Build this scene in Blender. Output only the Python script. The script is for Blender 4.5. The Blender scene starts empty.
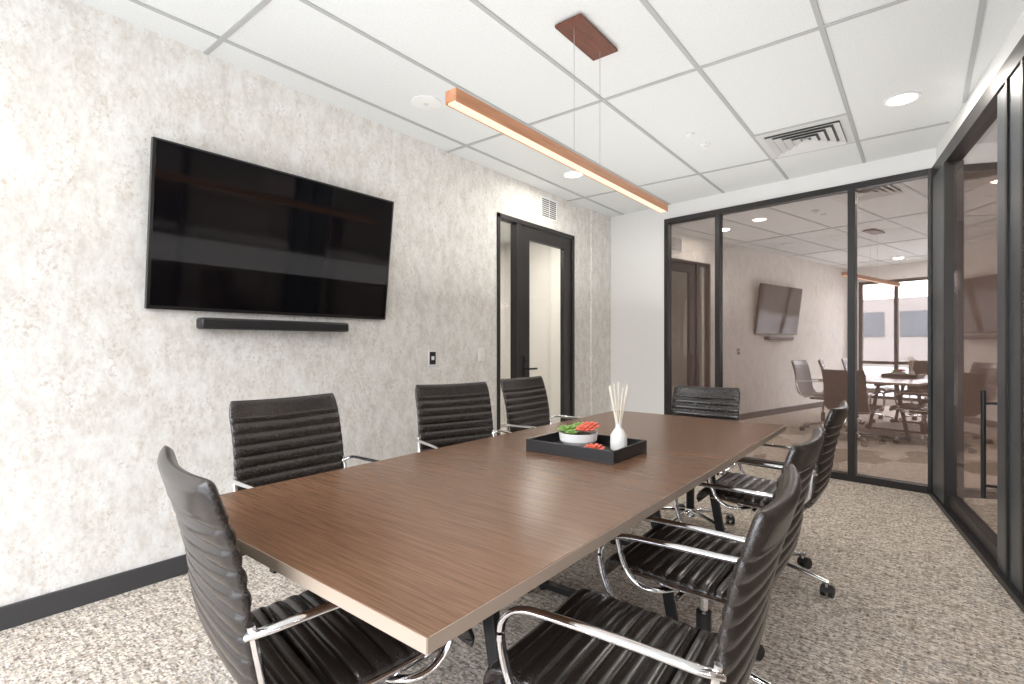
import bpy, bmesh, math, random
from mathutils import Matrix, Vector
random.seed(4)
R=math.radians
CH=2.79
# ---------------------------------------------------------------- materials
def newmat(name):
    m=bpy.data.materials.new(name); m.use_nodes=True
    nt=m.node_tree; b=nt.nodes['Principled BSDF']
    return m,nt,b
def pmat(name,col,rough=.5,metal=0,coat=0,emis=None,es=0,spec=.5):
    m,nt,b=newmat(name)
    b.inputs['Base Color'].default_value=(*col,1); b.inputs['Roughness'].default_value=rough
    b.inputs['Metallic'].default_value=metal; b.inputs['Coat Weight'].default_value=coat
    b.inputs['Specular IOR Level'].default_value=spec
    if emis: b.inputs['Emission Color'].default_value=(*emis,1); b.inputs['Emission Strength'].default_value=es
    n=nt.nodes.new('ShaderNodeTexNoise'); n.inputs['Scale'].default_value=30
    mr=nt.nodes.new('ShaderNodeMapRange'); mr.inputs['To Min'].default_value=max(0,rough-.03); mr.inputs['To Max'].default_value=min(1,rough+.03)
    nt.links.new(n.outputs['Fac'],mr.inputs['Value']); nt.links.new(mr.outputs['Result'],b.inputs['Roughness'])
    return m
def coords(nt,scale=(1,1,1),rot=(0,0,0)):
    tc=nt.nodes.new('ShaderNodeTexCoord'); mp=nt.nodes.new('ShaderNodeMapping')
    mp.inputs['Scale'].default_value=scale; mp.inputs['Rotation'].default_value=rot
    nt.links.new(tc.outputs['Object'],mp.inputs['Vector']); return mp.outputs['Vector']
def ramp(nt,fac,stops,interp='LINEAR'):
    r=nt.nodes.new('ShaderNodeValToRGB'); r.color_ramp.interpolation=interp
    el=r.color_ramp.elements
    while len(el)<len(stops): el.new(.5)
    for e,(p,c) in zip(el,stops): e.position=p; e.color=(*c,1)
    nt.links.new(fac,r.inputs['Fac']); return r.outputs['Color']
def noise(nt,vec,scale,detail=4,rough=.6):
    n=nt.nodes.new('ShaderNodeTexNoise'); n.inputs['Scale'].default_value=scale
    n.inputs['Detail'].default_value=detail; n.inputs['Roughness'].default_value=rough
    nt.links.new(vec,n.inputs['Vector']); return n.outputs['Fac']
def mix(nt,a,b,fac,mode='MIX'):
    x=nt.nodes.new('ShaderNodeMix'); x.data_type='RGBA'; x.blend_type=mode
    if not isinstance(fac,(int,float)): nt.links.new(fac,x.inputs[0])
    else: x.inputs[0].default_value=fac
    nt.links.new(a,x.inputs[6]) 
    if isinstance(b,tuple): x.inputs[7].default_value=(*b,1)
    else: nt.links.new(b,x.inputs[7])
    return x.outputs[2]
def bump(nt,b,h,strength=.2,dist=.01):
    bp=nt.nodes.new('ShaderNodeBump'); bp.inputs['Strength'].default_value=strength; bp.inputs['Distance'].default_value=dist
    nt.links.new(h,bp.inputs['Height']); nt.links.new(bp.outputs['Normal'],b.inputs['Normal'])

def m_wallpaper():
    m,nt,b=newmat('wallpaper'); v=coords(nt,(1,1,.6)); v2=coords(nt,(1,1,.8))
    n1=noise(nt,v,14,9,.78); base=ramp(nt,n1,[(.38,(.645,.62,.575)),(.5,(.755,.74,.70)),(.61,(.825,.822,.80))])
    n2=noise(nt,v2,55,8,.8); sp=ramp(nt,n2,[(.50,(0,0,0)),(.60,(1,1,1))])
    n3=noise(nt,v,10,7,.72); m3=ramp(nt,n3,[(.43,(.12,.12,.12)),(.60,(.85,.85,.85))])
    mm=mix(nt,sp,m3,1.0,'MULTIPLY')
    c=mix(nt,base,(.53,.47,.395),mm)
    nt.links.new(c,b.inputs['Base Color']); b.inputs['Roughness'].default_value=.6
    bump(nt,b,n2,.08,.004); return m
def m_carpet():
    m,nt,b=newmat('carpet_loop')
    v=coords(nt,(95,135,1)); vo=nt.nodes.new('ShaderNodeTexVoronoi'); vo.inputs['Scale'].default_value=1; vo.inputs['Randomness'].default_value=.6
    nt.links.new(v,vo.inputs['Vector']); sep=nt.nodes.new('ShaderNodeSeparateColor'); nt.links.new(vo.outputs['Color'],sep.inputs['Color'])
    c=ramp(nt,sep.outputs[0],[(0,(.31,.26,.215)),(.13,(.53,.46,.385)),(.36,(.67,.60,.515)),(.62,(.78,.72,.64)),(.90,(.45,.43,.41))],'CONSTANT')
    v2=coords(nt,(12,70,1)); n=noise(nt,v2,1,2,.5); c2=ramp(nt,n,[(.42,(.66,.64,.62)),(.52,(1,1,1))])
    v3=coords(nt,(70,12,1)); n3=noise(nt,v3,1,2,.5); c4=ramp(nt,n3,[(.40,(.76,.75,.74)),(.50,(1,1,1))])
    c3=mix(nt,mix(nt,c,c2,.85,'MULTIPLY'),c4,.85,'MULTIPLY'); nt.links.new(c3,b.inputs['Base Color']); b.inputs['Roughness'].default_value=.95
    b.inputs['Specular IOR Level'].default_value=.1
    bump(nt,b,vo.outputs['Distance'],.35,.003); return m
def m_carpet2():
    m,nt,b=newmat('carpet_patterned')
    v=coords(nt,(1.6,1.1,1),(0,0,.5)); vo=nt.nodes.new('ShaderNodeTexVoronoi'); vo.distance='MANHATTAN'; vo.inputs['Scale'].default_value=1.3
    nt.links.new(v,vo.inputs['Vector']); sep=nt.nodes.new('ShaderNodeSeparateColor'); nt.links.new(vo.outputs['Color'],sep.inputs['Color'])
    c=ramp(nt,sep.outputs[0],[(0,(.30,.26,.22)),(.3,(.62,.53,.42)),(.55,(.85,.82,.78)),(.8,(.45,.42,.40))],'CONSTANT')
    n=noise(nt,coords(nt),160,3,.7); c2=ramp(nt,n,[(.3,(.7,.7,.7)),(.7,(1,1,1))])
    nt.links.new(mix(nt,c,c2,.8,'MULTIPLY'),b.inputs['Base Color']); b.inputs['Roughness'].default_value=.95; return m
def m_table():
    m,nt,b=newmat('walnut_laminate')
    n=noise(nt,coords(nt,(7,280,30)),1,5,.6); n2=noise(nt,coords(nt,(1.0,5,5)),1,3,.5)
    c=ramp(nt,n,[(.32,(.128,.066,.037)),(.5,(.175,.092,.052)),(.70,(.225,.124,.073))])
    c2=ramp(nt,n2,[(.35,(.90,.90,.90)),(.65,(1,1,1))])
    nt.links.new(mix(nt,c,c2,.7,'MULTIPLY'),b.inputs['Base Color'])
    b.inputs['Roughness'].default_value=.27; b.inputs['Specular IOR Level'].default_value=.45
    bump(nt,b,n,.05,.001); return m
def m_leather():
    m,nt,b=newmat('black_leather')
    n=noise(nt,coords(nt),120,4,.6); c=ramp(nt,n,[(.3,(.016,.013,.011)),(.7,(.030,.024,.021))])
    nt.links.new(c,b.inputs['Base Color']); b.inputs['Roughness'].default_value=.27; b.inputs['Specular IOR Level'].default_value=.7
    bump(nt,b,n,.12,.001); return m
def m_glass(name,refl=.33,tint=(.82,.80,.79)):
    m=bpy.data.materials.new(name); m.use_nodes=True; nt=m.node_tree; nt.nodes.clear()
    o=nt.nodes.new('ShaderNodeOutputMaterial'); mx=nt.nodes.new('ShaderNodeMixShader'); t=nt.nodes.new('ShaderNodeBsdfTransparent'); g=nt.nodes.new('ShaderNodeBsdfGlossy')
    t.inputs['Color'].default_value=(*tint,1); g.inputs['Roughness'].default_value=0; g.inputs['Color'].default_value=(1,.96,.94,1)
    lw=nt.nodes.new('ShaderNodeLayerWeight')
    pw=nt.nodes.new('ShaderNodeMath'); pw.operation='POWER'; pw.inputs[1].default_value=5
    ad=nt.nodes.new('ShaderNodeMath'); ad.operation='MULTIPLY_ADD'; ad.use_clamp=True; ad.inputs[1].default_value=1-refl; ad.inputs[2].default_value=refl
    nt.links.new(lw.outputs['Facing'],pw.inputs[0]); nt.links.new(pw.outputs[0],ad.inputs[0]); nt.links.new(ad.outputs[0],mx.inputs[0])
    nt.links.new(t.outputs[0],mx.inputs[1]); nt.links.new(g.outputs[0],mx.inputs[2]); nt.links.new(mx.outputs[0],o.inputs[0]); return m
def m_wood(name,a,b_,rough=.45):
    m,nt,b=newmat(name); n=noise(nt,coords(nt,(60,4,60)),1,5,.6)
    nt.links.new(ramp(nt,n,[(.3,a),(.7,b_)]),b.inputs['Base Color']); b.inputs['Roughness'].default_value=rough; return m
def m_tile():
    m,nt,b=newmat('ceiling_tile'); n=noise(nt,coords(nt),90,5,.7)
    nt.links.new(ramp(nt,n,[(.35,(.73,.755,.75)),(.6,(.79,.81,.805))]),b.inputs['Base Color']); b.inputs['Roughness'].default_value=.9
    bump(nt,b,n,.15,.003); return m
WP=m_wallpaper(); CARP=m_carpet(); CARP2=m_carpet2(); TAB=m_table(); LEA=m_leather(); TILE=m_tile()
GLASS=m_glass('partition_glass',.32,(.82,.765,.75)); WGLASS=m_glass('window_glass',.02,(.97,.97,.98)); DGLASS=m_glass('door_glass',.04,(.92,.93,.93))
WHITE=pmat('white_paint',(.84,.84,.83),.6); CORR=pmat('corridor_paint',(.52,.43,.39),.7); HALL=pmat('hall_paint',(.80,.78,.75),.7)
TBAR=pmat('ceiling_grid',(.46,.47,.47),.5); BLACK=pmat('black_frame',(.020,.018,.018),.4); GREYF=pmat('grey_metal_frame',(.10,.115,.125),.35,.3)
BASEB=pmat('rubber_base',(.045,.045,.047),.5); CHROME=pmat('chrome',(.82,.82,.83),.1,1); TVB=pmat('tv_bezel',(.01,.01,.011),.3)
SCREEN=pmat('tv_screen',(.002,.002,.003),.06,spec=.4); STEEL=pmat('black_steel',(.02,.02,.022),.45,.2); WIRE=pmat('steel_wire',(.45,.45,.45),.4,.5)
EDGE=pmat('table_edge',(.40,.32,.25),.45); PLAST=pmat('black_plastic',(.015,.015,.016),.4); WPL=pmat('white_plastic',(.85,.85,.84),.4)
CER=pmat('white_ceramic',(.82,.81,.78),.3); OAK=m_wood('oak',(.40,.18,.09),(.56,.28,.15)); WALN=m_wood('canopy_walnut',(.10,.025,.012),(.18,.055,.025))
LED=pmat('led_diffuser',(.5,.35,.25),.5,emis=(1,.58,.36),es=1.05); DLM=pmat('downlight_lens',(1,.95,.9),.5,emis=(1,.90,.76),es=9)
GREEN=pmat('succulent_green',(.24,.40,.10),.5); CORAL=pmat('succulent_coral',(.75,.17,.11),.5); REED=pmat('reed',(.80,.74,.62),.7)
SOIL=pmat('soil',(.08,.05,.03),.9); VENTG=pmat('vent_grey',(.66,.66,.65),.5); VENTD=pmat('vent_dark',(.16,.16,.16),.7)
PAVE=pmat('pavement',(.40,.40,.39),.9); FACADE=pmat('facade',(.24,.225,.21),.8); FACG=pmat('facade_glass',(.06,.075,.09),.2)

# ---------------------------------------------------------------- mesh builder
class MB:
    def __init__(s): s.bm=bmesh.new(); s.mats=[]
    def mi(s,m):
        if m not in s.mats: s.mats.append(m)
        return s.mats.index(m)
    def add(s,verts,faces,mat,M=None):
        vs=[s.bm.verts.new(M@Vector(v) if M else Vector(v)) for v in verts]; k=s.mi(mat)
        for f in faces:
            try: F=s.bm.faces.new([vs[i] for i in f]); F.material_index=k
            except ValueError: pass
    def box(s,x0,x1,y0,y1,z0,z1,mat,M=None):
        v=[(x,y,z) for z in (z0,z1) for y in (y0,y1) for x in (x0,x1)]
        s.add(v,[(0,1,3,2),(4,5,7,6),(0,1,5,4),(2,3,7,6),(0,2,6,4),(1,3,7,5)],mat,M)
    def prism(s,poly,z0,z1,mat):
        n=len(poly); v=[(x,y,z0) for x,y in poly]+[(x,y,z1) for x,y in poly]
        s.add(v,[tuple(range(n)),tuple(range(n,2*n))]+[(i,(i+1)%n,(i+1)%n+n,i+n) for i in range(n)],mat)
    def sweep(s,pts,sec,mat,up=(0,0,1),M=None,closed=False):
        P=[Vector(p) for p in pts]; n=len(P); k=len(sec); vs=[]; U=Vector(up)
        for i,p in enumerate(P):
            t=(P[(i+1)%n]-P[i-1]) if closed else (P[min(i+1,n-1)]-P[max(i-1,0)])
            t.normalize(); a=t.cross(U)
            if a.length<1e-4: a=t.cross(Vector((1,0.01,0)))
            a.normalize(); b=a.cross(t)
            for (q,r) in sec: vs.append(p+a*q+b*r)
        fs=[]
        for i in range(n if closed else n-1):
            for j in range(k):
                i2=(i+1)%n; fs.append((i*k+j,i*k+(j+1)%k,i2*k+(j+1)%k,i2*k+j))
        if not closed: fs+= [tuple(range(k)),tuple(range((n-1)*k,n*k))]
        s.add(vs,fs,mat,M)
    def cyl(s,p0,p1,r,mat,seg=16,r1=None,M=None):
        r1=r if r1 is None else r1; p0=Vector(p0);p1=Vector(p1); t=(p1-p0).normalized()
        a=t.cross(Vector((0,0,1)) if abs(t.z)<.9 else Vector((1,0,0))).normalized(); b=a.cross(t)
        v=[p0+(a*math.cos(q)+b*math.sin(q))*r for q in [2*math.pi*i/seg for i in range(seg)]]
        v+=[p1+(a*math.cos(q)+b*math.sin(q))*r1 for q in [2*math.pi*i/seg for i in range(seg)]]
        s.add(v,[tuple(range(seg)),tuple(range(seg,2*seg))]+[(i,(i+1)%seg,(i+1)%seg+seg,i+seg) for i in range(seg)],mat,M)
    def lathe(s,prof,c,mat,seg=32):
        n=len(prof); v=[(c[0]+r*math.cos(2*math.pi*j/seg),c[1]+r*math.sin(2*math.pi*j/seg),c[2]+z) for r,z in prof for j in range(seg)]
        f=[(i*seg+j,i*seg+(j+1)%seg,(i+1)*seg+(j+1)%seg,(i+1)*seg+j) for i in range(n-1) for j in range(seg)]
        f+=[tuple(range(seg)),tuple(range((n-1)*seg,n*seg))]
        s.add(v,f,mat)
    def obj(s,name,bevel=0,parent=None,smooth=True,angle=35):
        bmesh.ops.recalc_face_normals(s.bm,faces=s.bm.faces)
        me=bpy.data.meshes.new(name); s.bm.to_mesh(me); s.bm.free()
        for m in s.mats: me.materials.append(m)
        if smooth:
            for p in me.polygons: p.use_smooth=True
            me.set_sharp_from_angle(angle=R(angle))
        o=bpy.data.objects.new(name,me); bpy.context.collection.objects.link(o)
        if bevel:
            b=o.modifiers.new('bevel','BEVEL'); b.width=bevel; b.segments=2; b.limit_method='ANGLE'; b.angle_limit=R(40)
        if parent: o.parent=parent
        return o
def circ(r,n=10,sx=1,sy=1): return [(r*sx*math.cos(2*math.pi*i/n),r*sy*math.sin(2*math.pi*i/n)) for i in range(n)]
def empty(name,loc=(0,0,0),rz=0):
    e=bpy.data.objects.new(name,None); bpy.context.collection.objects.link(e); e.location=loc; e.rotation_euler=(0,0,rz); e.empty_display_size=.1; return e
def catmull(P,n):
    P=[Vector(p) for p in P]; out=[]
    Q=[P[0]*2-P[1]]+P+[P[-1]*2-P[-2]]
    for i in range(1,len(Q)-2):
        for j in range(n):
            t=j/n; a,b,c,d=Q[i-1:i+3]
            out.append(.5*((2*b)+(c-a)*t+(2*a-5*b+4*c-d)*t*t+(3*b-a-3*c+d)*t**3))
    out.append(P[-1]); return out

# ---------------------------------------------------------------- room frames
XW=-3.04; YN=-1.5
C=Vector((.09,5.35,0))
aB=R(7.3); dB=Vector((-math.cos(aB),math.sin(aB),0)); nB=Vector((math.sin(aB),math.cos(aB),0))
aR=R(8.5); dR=Vector((math.sin(aR),-math.cos(aR),0)); nR=Vector((math.cos(aR),math.sin(aR),0))
def frame(o,x,y):
    M=Matrix.Identity(4); M.col[0][:3]=x; M.col[1][:3]=y; M.col[3][:3]=o; return M
MBk=frame(C,dB,nB); MRt=frame(C,dR,nR)
sEnd=(XW-C.x)/dB.x; rEnd=(YN-C.y)/dR.y
PBL=C+dB*sEnd; PRN=C+dR*rEnd
m=MB(); m.prism([(XW-.02,YN-.02),(PRN.x+.05,YN-.02),(C.x+.05,C.y+.05),(XW-.02,PBL.y+.05)],-.012,0,CARP); m.obj('floor')
m=MB(); m.box(-5.2,3.2,YN-.1,8.8,-.06,-.013,CARP2); m.obj('floor_corridor')
m=MB(); m.box(-5.2,3.2,YN-.1,8.8,CH,CH+.08,TILE); m.obj('ceiling')
m=MB()
def ymax(x): return C.y+(C.x-x)*math.tan(aB) if x<C.x else C.y-(x-C.x)/math.tan(aR)
def xmax(y): return C.x+(C.y-y)*math.tan(aR) if y<C.y else C.x-(y-C.y)/math.tan(aB)
for k in range(-2,5):
    x=-.39-.61*k
    m.box(x-.012,x+.012,YN,ymax(x)-.02,CH-.006,CH-.0005,TBAR)
for y in (-.69,1.14,2.96,4.79):
    m.box(XW,xmax(y)-.02,y-.012,y+.012,CH-.007,CH-.0005,TBAR)
m.box(-1.0,-.39,4.168,4.192,CH-.007,CH-.0005,TBAR)
m.obj('ceiling_grid')
# tv wall
D0,D1,DH=3.585,4.917,2.42
m=MB(); T=.14
m.box(XW-T,XW,YN-.1,D0,0,CH,WP); m.box(XW-T,XW,D1,PBL.y+.2,0,CH,WP); m.box(XW-T,XW,D0,D1,DH,CH,WP)
m.box(XW,XW+.02,5.28,PBL.y-.005,0,CH,WP)
m.obj('wall_left')
m=MB(); m.box(XW,XW+.015,YN,D0,0,.10,BASEB); m.box(XW,XW+.015,D1,5.28,0,.10,BASEB); m.obj('baseboard_left',.003)
S1=2.395
m=MB(); m.box(S1,sEnd+.0,0,.12,0,CH,WHITE,MBk); m.box(-.0,S1,0,.12,2.63,CH,WHITE,MBk); m.obj('wall_back')
m=MB(); m.box(S1,sEnd-.03,-.015,0,0,.10,BASEB,MBk); m.obj('baseboard_back',.003)
e=empty('glass_partition_back')
m=MB(); F=.045
for s0,s1 in ((S1-.05,S1),(1.781-.025,1.781+.025),(.578-.028,.578+.028),(0,.05)):
    m.box(s0,s1,-.02,.07,0,2.63,BLACK,MBk)
m.box(.05,S1-.05,-.021,.071,2.575,2.63,BLACK,MBk); m.box(.05,S1-.05,-.021,.071,0,.06,BLACK,MBk)
m.obj('frame',.002,e)
m=MB(); m.box(.05,S1-.05,.02,.028,.05,2.58,GLASS,MBk); m.obj('glass',0,e)
m=MB(); m.box(0,rEnd,0.0,.12,2.63,CH,WHITE,MRt); m.obj('wall_right')
e=empty('sliding_glass_partition')
m=MB()
m.box(-.02,rEnd,-.03,.10,2.53,2.63,BLACK,MRt)
m.box(-.02,rEnd,-.05,.10,0,.035,BLACK,MRt)
m.box(.0,.06,-.035,.09,.035,2.53,BLACK,MRt)
m.box(.06,.46,-.03,.03,.035,2.53,GREYF,MRt); m.box(.46,.49,-.035,.035,.035,2.53,BLACK,MRt)
m.box(1.60,1.64,-.01,.05,.035,2.53,BLACK,MRt)
m.box(1.64,1.80,-.02,.05,.035,2.53,GREYF,MRt); m.box(1.80,1.83,-.03,.06,.035,2.53,BLACK,MRt)
m.box(1.83,2.02,-.02,.05,.035,2.53,GREYF,MRt); m.box(2.02,2.05,-.03,.06,.035,2.53,BLACK,MRt)
for r in (3.2,4.4,5.6): m.box(r,r+.06,-.02,.07,.035,2.53,BLACK,MRt)
m.box(rEnd-.06,rEnd,-.02,.07,.035,2.53,BLACK,MRt)
m.box(.49,1.60,-.01,.05,.035,.12,BLACK,MRt); m.box(2.05,rEnd-.06,-.01,.06,.035,.12,BLACK,MRt)
m.obj('frame',.002,e)
m=MB(); m.box(.49,1.60,.02,.028,.11,2.54,GLASS,MRt); m.box(2.05,rEnd-.06,.02,.028,.11,2.54,GLASS,MRt); m.obj('glass',0,e)
m=MB(); m.cyl((1.48,-.04,.35),(1.48,-.04,.95),.012,PLAST,M=MRt)
for z in (.42,.88): m.cyl((1.48,-.04,z),(1.48,.024,z),.008,PLAST,M=MRt)
m.obj('pull_handle',0,e)
# near wall with windows
m=MB(); W0,W1=-2.85,PRN.x-.12
m.box(XW-T,W0,YN-.12,YN,0,CH,WHITE); m.box(W1,3.2,YN-.12,YN,0,CH,WHITE); m.box(W0,W1,YN-.12,YN,0,.12,WHITE); m.box(W0,W1,YN-.12,YN,2.5,CH,WHITE)
m.box(-5.2,XW-T,YN-.12,YN,0,CH,WHITE)
m.obj('wall_front')
e=empty('window_1'); m=MB(); n=6
for i in range(n+1):
    x=W0+(W1-W0)*i/n; x=min(max(x,W0+.03),W1-.03); m.box(x-.03,x+.03,YN-.09,YN-.02,.12,2.5,BLACK)
for z in (.15,.85,2.47): m.box(W0,W1,YN-.085,YN-.025,z-.03,z+.03,BLACK)
m.obj('frame',0,e)
m=MB(); m.box(W0,W1,YN-.06,YN-.054,.12,2.5,WGLASS); m.obj('glass',0,e)
m=MB(); m.box(-5.2,3.2,8.7,8.8,-.05,CH,CORR); m.obj('wall_corridor')
m=MB(); m.box(3.1,3.2,YN-.1,8.8,-.05,CH,CORR); m.obj('wall_corridor_right')
m=MB(); m.box(-5.2,-5.1,YN-.1,8.8,-.05,CH,HALL); m.obj('wall_hall')
m=MB(); m.box(-5.1,XW-T,6.2,6.3,-.013,CH,HALL); m.obj('wall_hall_end')
# outside the window: street and the building opposite
m=MB(); m.box(-40,40,-60,YN-.15,-.3,-.1,PAVE); m.obj('street_ground')
m=MB(); m.box(-30,2,-34,-26,-.1,4.0,FACADE)
for i in range(14): m.box(-29+i*2.2,-27.6+i*2.2,-26.0,-25.95,1.7,3.2,FACG)
m.box(2.5,28,-40,-30,-.1,6.0,FACADE)
for i in range(11): m.box(3.2+i*2.2,4.6+i*2.2,-30.0,-29.95,2.2,4.6,FACG)
m.obj('building_opposite')

# ---------------------------------------------------------------- door in tv wall
e=empty('door_1')
m=MB(); x0,x1=XW-.07,XW+.012
m.box(x0,x1,D0,D0+.04,0,DH,BLACK); m.box(x0,x1,D1-.045,D1,0,DH,BLACK); m.box(x0,x1,D0,D1,DH-.045,DH,BLACK)
m.box(x0,x1,3.87,3.94,0,DH-.045,BLACK)
m.obj('frame',.003,e)
m=MB(); x0,x1=XW-.05,XW-.005; y0,y1=3.945,D1-.05
m.box(x0,x1,y0,y0+.15,.01,DH-.055,BLACK); m.box(x0,x1,y1-.15,y1,.01,DH-.055,BLACK); m.box(x0,x1,y0+.15,y1-.15,DH-.17,DH-.055,BLACK); m.box(x0,x1,y0+.15,y1-.15,.01,.28,BLACK)
m.obj('leaf',.002,e)
m=MB(); m.box(XW-.03,XW-.024,y0+.14,y1-.14,.27,DH-.16,DGLASS); m.box(XW-.045,XW-.039,D0+.035,3.88,.0,DH-.04,DGLASS); m.obj('glass',0,e)
m=MB(); hy=y0+.075; m.box(XW-.005,XW+.005,hy-.025,hy+.025,.88,1.10,PLAST); m.cyl((XW,hy,.97),(XW+.055,hy,.97),.011,PLAST); m.cyl((XW+.05,hy-.01,.97),(XW+.05,hy+.12,.97),.010,PLAST); m.cyl((XW,hy,1.05),(XW+.015,hy,1.05),.018,PLAST)
m.obj('lever_handle',0,e)

# ---------------------------------------------------------------- wall fittings
m=MB(); x=XW
m.box(x,x+.006,4.27,4.57,2.51,2.73,WPL)
for i in range(9): m.box(x+.006,x+.010,4.295,4.545,2.53+i*.021,2.541+i*.021,VENTD)
m.box(x+.006,x+.0105,4.415,4.425,2.53,2.71,WPL)
m.obj('wall_vent')
m=MB(); m.box(x,x+.006,2.75,2.83,1.04,1.16,WPL); m.box(x+.006,x+.009,2.758,2.822,1.05,1.15,PLAST); m.box(x+.009,x+.011,2.775,2.805,1.085,1.115,WPL); m.obj('wall_data_outlet',.001)
m=MB(); m.box(x,x+.006,3.33,3.41,1.06,1.18,WPL); m.box(x+.006,x+.011,3.352,3.388,1.085,1.155,CER); m.obj('light_switch',.001)

# ---------------------------------------------------------------- television
e=empty('television',(-2.96,1.585,1.80)); til=math.atan2(.10,.83)
m=MB(); Mt=Matrix.Rotation(til,4,'Y')
m.box(-.03,0,-.727,.727,-.418,.418,TVB,Mt); m.box(.0,.002,-.715,.715,-.400,.408,SCREEN,Mt)
m.box(-.055,-.03,-.45,.45,-.30,.2,TVB,Mt)
m.obj('panel',.002,e)
m=MB(); m.box(-.075,-.035,-.28,.28,-.2,.15,STEEL); m.obj('mount',0,e)
m=MB(); m.box(XW,XW+.085,1.09,1.98,1.29,1.35,PLAST); 
m.obj('soundbar',.012)

# ---------------------------------------------------------------- conference table
TX0,TX1,TY0,TY1,TZ=-1.665,-.60,.54,3.24,.75
e=empty('conference_table')
ym=2.12
m=MB(); m.box(TX0,TX1,TY0,ym-.003,TZ-.028,TZ,TAB); m.box(TX0,TX1,ym+.003,TY1,TZ-.028,TZ,TAB)
m.obj('top',.002,e)
m=MB(); t=.0015
for a,b in ((TY0,ym-.003),(ym+.003,TY1)):
    m.box(TX1,TX1+t,a,b,TZ-.027,TZ-.001,EDGE); m.box(TX0-t,TX0,a,b,TZ-.027,TZ-.001,EDGE)
m.box(TX0,TX1,TY0-t,TY0,TZ-.027,TZ-.001,EDGE); m.box(TX0,TX1,TY1,TY1+t,TZ-.027,TZ-.001,EDGE)
m.obj('edge_band',0,e)
m=MB(); xc=(TX0+TX1)/2
for y in (1.02,2.08,2.82):
    for sg in (-1,1):
        m.sweep([(xc+sg*.33,y,.03),(xc+sg*.21,y,.70)],[(-.02,-.014),(.02,-.014),(.02,.014),(-.02,.014)],STEEL,up=(0,1,0))
        m.cyl((xc+sg*.33,y,0),(xc+sg*.33,y,.012),.018,PLAST)
    m.box(xc-.35,xc+.35,y-.02,y+.02,.012,.04,STEEL); m.box(xc-.35,xc+.35,y-.03,y+.03,.695,TZ-.028,STEEL)
m.box(xc-.04,xc+.04,1.02,2.82,.67,.70,STEEL)
m.box(xc-.52,xc+.52,ym-.025,ym+.025,TZ-.036,TZ-.0285,STEEL)
m.obj('legs',.002,e)

# ---------------------------------------------------------------- office chair
def sling_mesh():
    prof=catmull([(0,.262,.405),(0,.262,.435),(0,.225,.462),(0,.05,.452),(0,-.12,.445),(0,-.195,.458),(0,-.238,.51),(0,-.256,.60),(0,-.265,.70),(0,-.285,.80),(0,-.31,.88),(0,-.325,.93)],24)
    L=[0]
    for a,b in zip(prof,prof[1:]): L.append(L[-1]+(b-a).length)
    tot=L[-1]
    N=240; P=[]
    j=0
    for i in range(N+1):
        d=tot*i/N
        while j<len(L)-2 and L[j+1]<d: j+=1
        f=(d-L[j])/max(1e-9,L[j+1]-L[j]); P.append(prof[j].lerp(prof[j+1],min(1,f)))
    cols=[-1,-.985,-.95,-.88,-.6,-.3,0,.3,.6,.88,.95,.985,1]; K=len(cols)
    pitch=.043; mb=MB(); fr=[];bk=[]
    for i,p in enumerate(P):
        t=(P[min(i+1,N)]-P[max(i-1,0)]).normalized(); nrm=Vector((0,-t.z,t.y)); 
        if nrm.y<0 and nrm.z<0: nrm=-nrm
        d=tot*i/N
        if d<.05: a=.016+.002*math.sin(math.pi*d/.05)
        elif d>tot-.075: a=.018
        else:
            ph=((d-.05)%pitch)/pitch; a=.0085+.0115*abs(math.sin(math.pi*ph))**.55
        if d<.02: a*=math.sqrt(max(.05,1-(1-d/.02)**2))
        if d>tot-.02: a*=math.sqrt(max(.05,1-(1-(tot-d)/.02)**2))
        back=max(0,min(1,(p.z-.5)/.25)); w=.238-.006*back-.012*max(0,(p.z-.86)/.07)**2
        dip=.018*back+.006
        for x in cols:
            th=a*(max(.12,(1-abs(x)**14))**.5); off=nrm*(-dip*(1-x*x))
            c=p+off+Vector((x*w,0,0)); fr.append(c+nrm*th); bk.append(c-nrm*th)
    n=len(fr); F=[]
    for i in range(N):
        for j in range(K-1):
            a=i*K+j; F.append((a,a+1,a+K+1,a+K)); F.append((n+a,n+a+K,n+a+K+1,n+a+1))
        a=i*K; F.append((a,a+K,n+a+K,n+a)); a=i*K+K-1; F.append((a,n+a,n+a+K,a+K))
    for j in range(K-1):
        F.append((j,n+j,n+j+1,j+1)); a=N*K+j; F.append((a,a+1,n+a+1,n+a))
    mb.add(fr+bk,F,LEA)
    o=mb.obj('seat_and_back',angle=80); me=o.data; bpy.data.objects.remove(o); return me
def arm_mesh(sg):
    mb=MB(); X=.262*sg
    pts=catmull([(.232*sg,-.262,.63),(X,-.225,.645),(X,-.12,.648),(X,.06,.648),(X,.15,.640),(X,.195,.605),(X,.20,.55),(X,.175,.47),(X,.13,.425),(X*.93,.07,.412),(X*.6,.02,.408),(X*.3,.0,.41)],8)
    mb.sweep(pts,circ(.013,12,1,.62),CHROME,up=(0.001,0,1))
    o=mb.obj('arm',angle=60); me=o.data; bpy.data.objects.remove(o); return me
def under_mesh():
    mb=MB()
    mb.box(-.10,.10,-.13,.11,.385,.425,PLAST); mb.cyl((-.26,0,.412),(.26,0,.412),.009,CHROME); mb.cyl((-.235,-.15,.42),(.235,-.15,.42),.009,CHROME)
    mb.cyl((.08,.03,.40),(.22,.06,.385),.006,PLAST); mb.box(.20,.25,.045,.075,.378,.392,PLAST)
    for s in (-1,1): mb.sweep([(s*.236,.2,.445),(s*.236,0,.436),(s*.236,-.17,.437),(s*.236,-.235,.52),(s*.234,-.257,.65)],circ(.009,8),CHROME,up=(1,0,0))
    o=mb.obj('mechanism',.002,angle=45); me=o.data; bpy.data.objects.remove(o); return me
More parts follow.
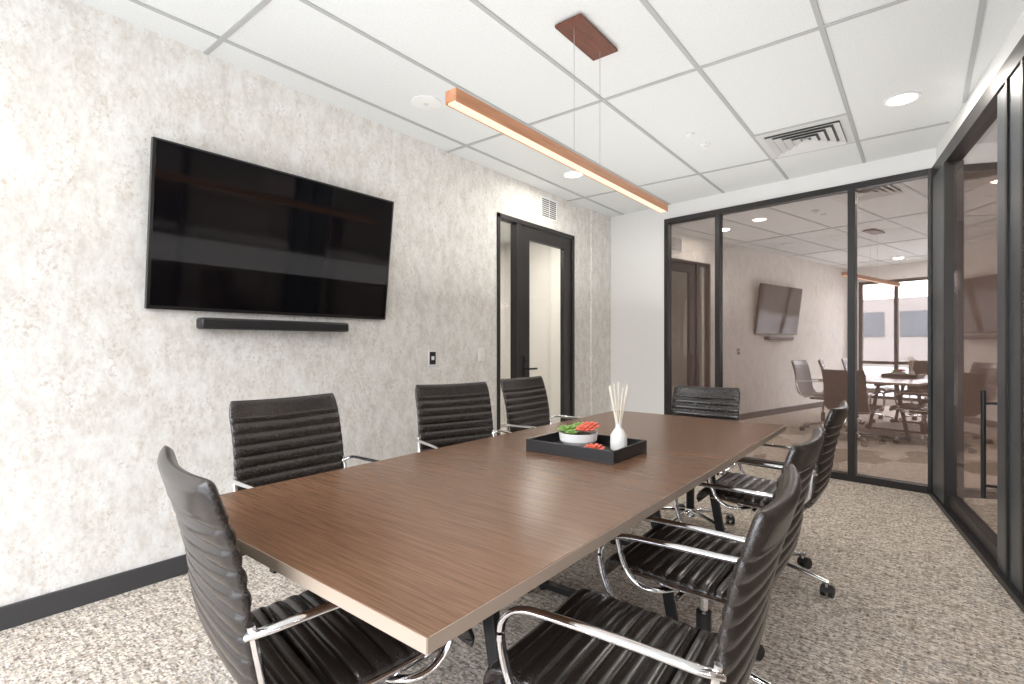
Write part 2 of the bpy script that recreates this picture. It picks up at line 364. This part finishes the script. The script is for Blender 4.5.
def base_mesh():
    mb=MB(); mb.cyl((0,0,.09),(0,0,.26),.026,PLAST,20); mb.cyl((0,0,.26),(0,0,.40),.015,CHROME,16); mb.cyl((0,0,.075),(0,0,.125),.042,CHROME,20,.034)
    for k in range(5):
        a=2*math.pi*k/5; M=Matrix.Rotation(a,4,'Z')
        P=catmull([(0.02,0,.105),(.12,0,.10),(.22,0,.086),(.295,0,.072)],5)
        n=len(P); vs=[];fs=[]
        for i,p in enumerate(P):
            w=.021-.009*i/(n-1); h=.014-.005*i/(n-1)
            for q in range(10):
                c=math.cos(2*math.pi*q/10); s_=math.sin(2*math.pi*q/10)
                vs.append((p.x,w*c,p.z+h*s_))
        for i in range(n-1):
            for q in range(10): fs.append((i*10+q,i*10+(q+1)%10,(i+1)*10+(q+1)%10,(i+1)*10+q))
        fs+=[tuple(range(10)),tuple(range((n-1)*10,n*10))]
        mb.add(vs,fs,CHROME,M)
        mb.cyl((.285,0,.05),(.285,0,.08),.008,CHROME,10,M=M)
        b=.4*k; Mc=M@Matrix.Translation((.285,0,0))@Matrix.Rotation(b,4,'Z')@Matrix.Translation((.012,0,0))
        for s in (-1,1): mb.cyl((0,s*.008,.026),(0,s*.026,.026),.026,PLAST,18,M=Mc)
        mb.sweep([( -.024*math.cos(q),0,.028+.026*math.sin(q)) for q in [math.pi*i/8 for i in range(9)]],[(-.022,-.004),(.022,-.004),(.022,.004),(-.022,.004)],PLAST,up=(0,.001,1),M=Mc)
    o=mb.obj('star_base',angle=45); me=o.data; bpy.data.objects.remove(o); return me
ME_S,ME_AL,ME_AR,ME_U,ME_B=sling_mesh(),arm_mesh(-1),arm_mesh(1),under_mesh(),base_mesh()
def chair(x,y,rz,dz,spin=0):
    e=empty('office_chair',(x,y,0),R(rz))
    for nm,me,z,rot in (('seat_and_back',ME_S,dz,0),('arm_left',ME_AL,dz,0),('arm_right',ME_AR,dz,0),('mechanism',ME_U,dz,0),('star_base',ME_B,0,spin)):
        o=bpy.data.objects.new(nm,me); bpy.context.collection.objects.link(o); o.parent=e; o.location=(0,0,z); o.rotation_euler=(0,0,R(rot))
chair(-1.17,.735,-9,.03,20)
chair(-1.78,1.10,-90,.055,10)
chair(-1.80,1.99,-108,.055,40)
chair(-1.80,2.77,-90,.055,0)
chair(-1.20,3.40,180,-.02,10)
chair(-.555,1.16,94,-.015,50)
chair(-.605,1.85,90,-.01,-20)
chair(-.635,2.90,90,-.01,-28)

# ---------------------------------------------------------------- table decor
e=empty('decor_tray',(-1.12,1.91,TZ))
m=MB(); a,b=.208,.15; t=.008
m.box(-a,a,-b,b,0,.008,PLAST); m.box(-a,-a+t,-b,b,.008,.05,PLAST); m.box(a-t,a,-b,b,.008,.05,PLAST); m.box(-a+t,a-t,-b,-b+t,.008,.05,PLAST); m.box(-a+t,a-t,b-t,b,.008,.05,PLAST)
m.obj('tray',.001,e)
def rosette(mb,c,r,mat,layers=4):
    for l in range(layers):
        nn=8-l; el=R(15+l*20); rr=r*(1-l*.16)
        for k in range(nn):
            az=2*math.pi*(k+.5*(l%2))/nn+l*.3
            d=Vector((math.cos(az)*math.cos(el),math.sin(az)*math.cos(el),math.sin(el)))
            side=Vector((-math.sin(az),math.cos(az),0)); up=d.cross(side)*-1
            vs=[Vector(c)];ring=[]
            for f,w in ((.3,.16),(.65,.27),(.88,.16)):
                for q in range(6):
                    an=2*math.pi*q/6; ring.append(Vector(c)+d*rr*f+side*rr*w*math.cos(an)+up*rr*.10*math.sin(an))
            vs+=ring+[Vector(c)+d*rr]
            fs=[(0,1+q,1+(q+1)%6) for q in range(6)]
            for g in range(2): fs+=[(1+g*6+q,1+g*6+(q+1)%6,7+g*6+(q+1)%6,7+g*6+q) for q in range(6)]
            fs+=[(13+q,13+(q+1)%6,19) for q in range(6)]
            mb.add(vs,fs,mat)
B=(-1.165,1.92,TZ+.009)
e2=empty('succulent_bowl')
m=MB(); m.lathe([(.03,0),(.055,.008),(.080,.035),(.084,.068),(.079,.068),(.072,.036),(.05,.014)],B,CER); m.lathe([(.001,.054),(.075,.054),(.075,.056),(.001,.057)],B,SOIL); m.obj('bowl',0,e2)
m=MB(); z=B[2]+.068
rosette(m,(B[0]-.04,B[1]-.02,z),.05,GREEN); rosette(m,(B[0]-.015,B[1]+.045,z+.01),.045,GREEN); rosette(m,(B[0]+.045,B[1]-.015,z+.01),.048,CORAL); rosette(m,(B[0]+.035,B[1]+.04,z+.015),.05,CORAL); rosette(m,(B[0]+.0,B[1]-.055,z),.03,GREEN)
m.obj('succulents',0,e2)
m=MB(); rosette(m,(-1.03,1.82,TZ+.030),.048,CORAL); m.lathe([(.03,0),(.036,.006),(.034,.018),(.002,.02)],(-1.03,1.82,TZ+.009),OAK); m.obj('coral_flower_candle')
V=(-1.00,1.975,TZ+.009)
e3=empty('reed_diffuser'); m=MB(); m.lathe([(.028,0),(.034,.006),(.036,.03),(.034,.065),(.022,.085),(.014,.095),(.013,.115),(.016,.118),(.011,.118),(.010,.10)],V,CER); m.obj('bottle',0,e3)
m=MB()
for i in range(7):
    az=i*2*math.pi/7+.3; q=.038+.010*(i%2); m.cyl((V[0]-.008*math.cos(az),V[1]-.008*math.sin(az),V[2]+.03),(V[0]+q*math.cos(az),V[1]+q*math.sin(az),V[2]+.265+.01*(i%3)),.0036,REED,8)
m.obj('reeds',0,e3)

# ---------------------------------------------------------------- ceiling fittings
def lamp(name,loc,rot,sx,sy,en,col,parent=None):
    L=bpy.data.lights.new(name,'AREA'); L.shape='RECTANGLE'; L.size=sx; L.size_y=sy; L.energy=en; L.color=col
    o=bpy.data.objects.new(name,L); bpy.context.collection.objects.link(o); o.location=loc; o.rotation_euler=rot; o.parent=parent; return o
e=empty('linear_pendant_light'); px=-1.34; z0,z1=2.085,2.135
m=MB(); hw=.028
m.box(px-hw,px+hw,1.32,3.30,z0+.010,z1,OAK); m.box(px-hw,px-hw+.005,1.32,3.30,z0,z0+.010,OAK); m.box(px+hw-.005,px+hw,1.32,3.30,z0,z0+.010,OAK); m.obj('bar',.002,e)
m=MB(); m.box(px-hw+.006,px+hw-.006,1.33,3.29,z0+.002,z0+.0095,LED); m.obj('led_strip',0,e)
m=MB(); m.box(px-.075,px+.075,2.11,2.49,CH-.022,CH-.008,WALN); m.obj('canopy',.002,e)
m=MB()
for y in (2.17,2.43): m.cyl((px,y,z1),(px,y,CH-.022),.0015,WIRE,6)
m.obj('wires',0,e)
e=empty('ceiling_speaker'); m=MB(); m.lathe([(.10,0),(.10,-.010),(.088,-.014)],(-2.53,2.27,CH-.0005),WPL); m.lathe([(.086,-.012),(.001,-.0145)],(-2.53,2.27,CH-.0005),VENTG); m.obj('grille',0,e)
def downlight(x,y,power=8,name='recessed_downlight'):
    e=empty(name,(x,y,CH)); m=MB(); m.lathe([(.10,0),(.10,-.006),(.085,-.008),(.078,-.003),(.078,-.001)],(0,0,-.0005),WPL); m.obj('trim_ring',0,e)
    m=MB(); m.lathe([(.001,-.0045),(.077,-.0045),(.077,-.003),(.001,-.003)],(0,0,0),DLM); m.obj('lens',0,e)
    L=bpy.data.lights.new('lamp','AREA'); L.shape='DISK'; L.size=.15; L.energy=power; L.color=(1,.94,.86)
    o=bpy.data.objects.new('lamp',L); bpy.context.collection.objects.link(o); o.parent=e; o.location=(0,0,-.012)
for x,y in ((-.10,4.15),(-2.53,4.08),(-.50,.0),(-1.9,-.6)): downlight(x,y,10)  # last two are out of view, added to brighten the near end
m=MB(); m.lathe([(.04,0),(.04,-.012),(.02,-.018),(.012,-.03),(.02,-.032),(.001,-.034)],(-1.34,4.11,CH-.0005),WPL); m.obj('fire_sprinkler')
m=MB(); m.lathe([(.03,0),(.03,-.008),(.012,-.012),(.001,-.02)],(-1.36,3.85,CH-.0005),WPL); m.obj('occupancy_sensor')
m=MB(); x0,x1,y0,y1=-.99,-.40,4.19,4.78; z=CH-.001; cx,cy=(x0+x1)/2,(y0+y1)/2
def ring(h,w,zt,zb,mat):
    v=[]
    for hh,zz in ((h,zt),(h-w,zb),(h-w,zb+.003),(h,zt+.003)):
        v+=[(cx-hh,cy-hh,zz),(cx+hh,cy-hh,zz),(cx+hh,cy+hh,zz),(cx-hh,cy+hh,zz)]
    f=[]
    for a in range(4):
        b=(a+1)%4
        for k in range(4): f.append((a*4+k,a*4+(k+1)%4,b*4+(k+1)%4,b*4+k))
    m.add(v,f,mat)
ring(.295,.05,z-.008,z-.010,VENTG)
m.box(cx-.245,cx+.245,cy-.245,cy+.245,z-.004,z-.001,VENTD)
for k in range(4): ring(.243-.055*k,.042,z-.026,z-.008,VENTG)
m.box(cx-.02,cx+.02,cy-.02,cy+.02,z-.02,z-.01,VENTG)
m.obj('air_diffuser',angle=20)

# ---------------------------------------------------------------- corridor lights
for x,y in ((-3.9,3.6),(-3.9,5.3)): downlight(x,y,24)
for x,y in ((-1.6,7.0),(.6,6.8),(1.9,4.2),(1.9,1.2)): downlight(x,y,16)

# ---------------------------------------------------------------- added fill and daylight
lamp('added_bounce_fill',(-1.3,2.1,1.6),(R(180),0,0),2.7,6.4,47,(1,.99,.975))  # added upward fill brightening the ceiling, no fixture of the room
w=bpy.data.worlds.new('sky'); bpy.context.scene.world=w; w.use_nodes=True; nt=w.node_tree
bg=nt.nodes['Background']; tc=nt.nodes.new('ShaderNodeTexCoord'); sp=nt.nodes.new('ShaderNodeSeparateXYZ'); nt.links.new(tc.outputs['Generated'],sp.inputs[0])
c=ramp(nt,sp.outputs['Z'],[(0.0,(.42,.42,.40)),(.02,(.88,.89,.90)),(.5,(.86,.91,1.0))]); nt.links.new(c,bg.inputs['Color']); bg.inputs['Strength'].default_value=11
L=bpy.data.lights.new('window_portal','AREA'); L.shape='RECTANGLE'; L.size=W1-W0; L.size_y=2.4; L.cycles.is_portal=True
o=bpy.data.objects.new('window_portal',L); bpy.context.collection.objects.link(o); o.location=((W0+W1)/2,YN-.13,1.3); o.rotation_euler=(R(90),0,0)

# ---------------------------------------------------------------- camera
cam=bpy.data.cameras.new('camera'); cam.lens=18.04; cam.sensor_width=36; cam.shift_y=3/1024; cam.clip_start=.02
o=bpy.data.objects.new('camera',cam); bpy.context.collection.objects.link(o); o.location=(0,0,1.204); o.rotation_euler=(R(90),0,R(38.6))
bpy.context.scene.camera=o
vs=bpy.context.scene.view_settings; vs.view_transform='Standard'; vs.look='None'; vs.exposure=.2
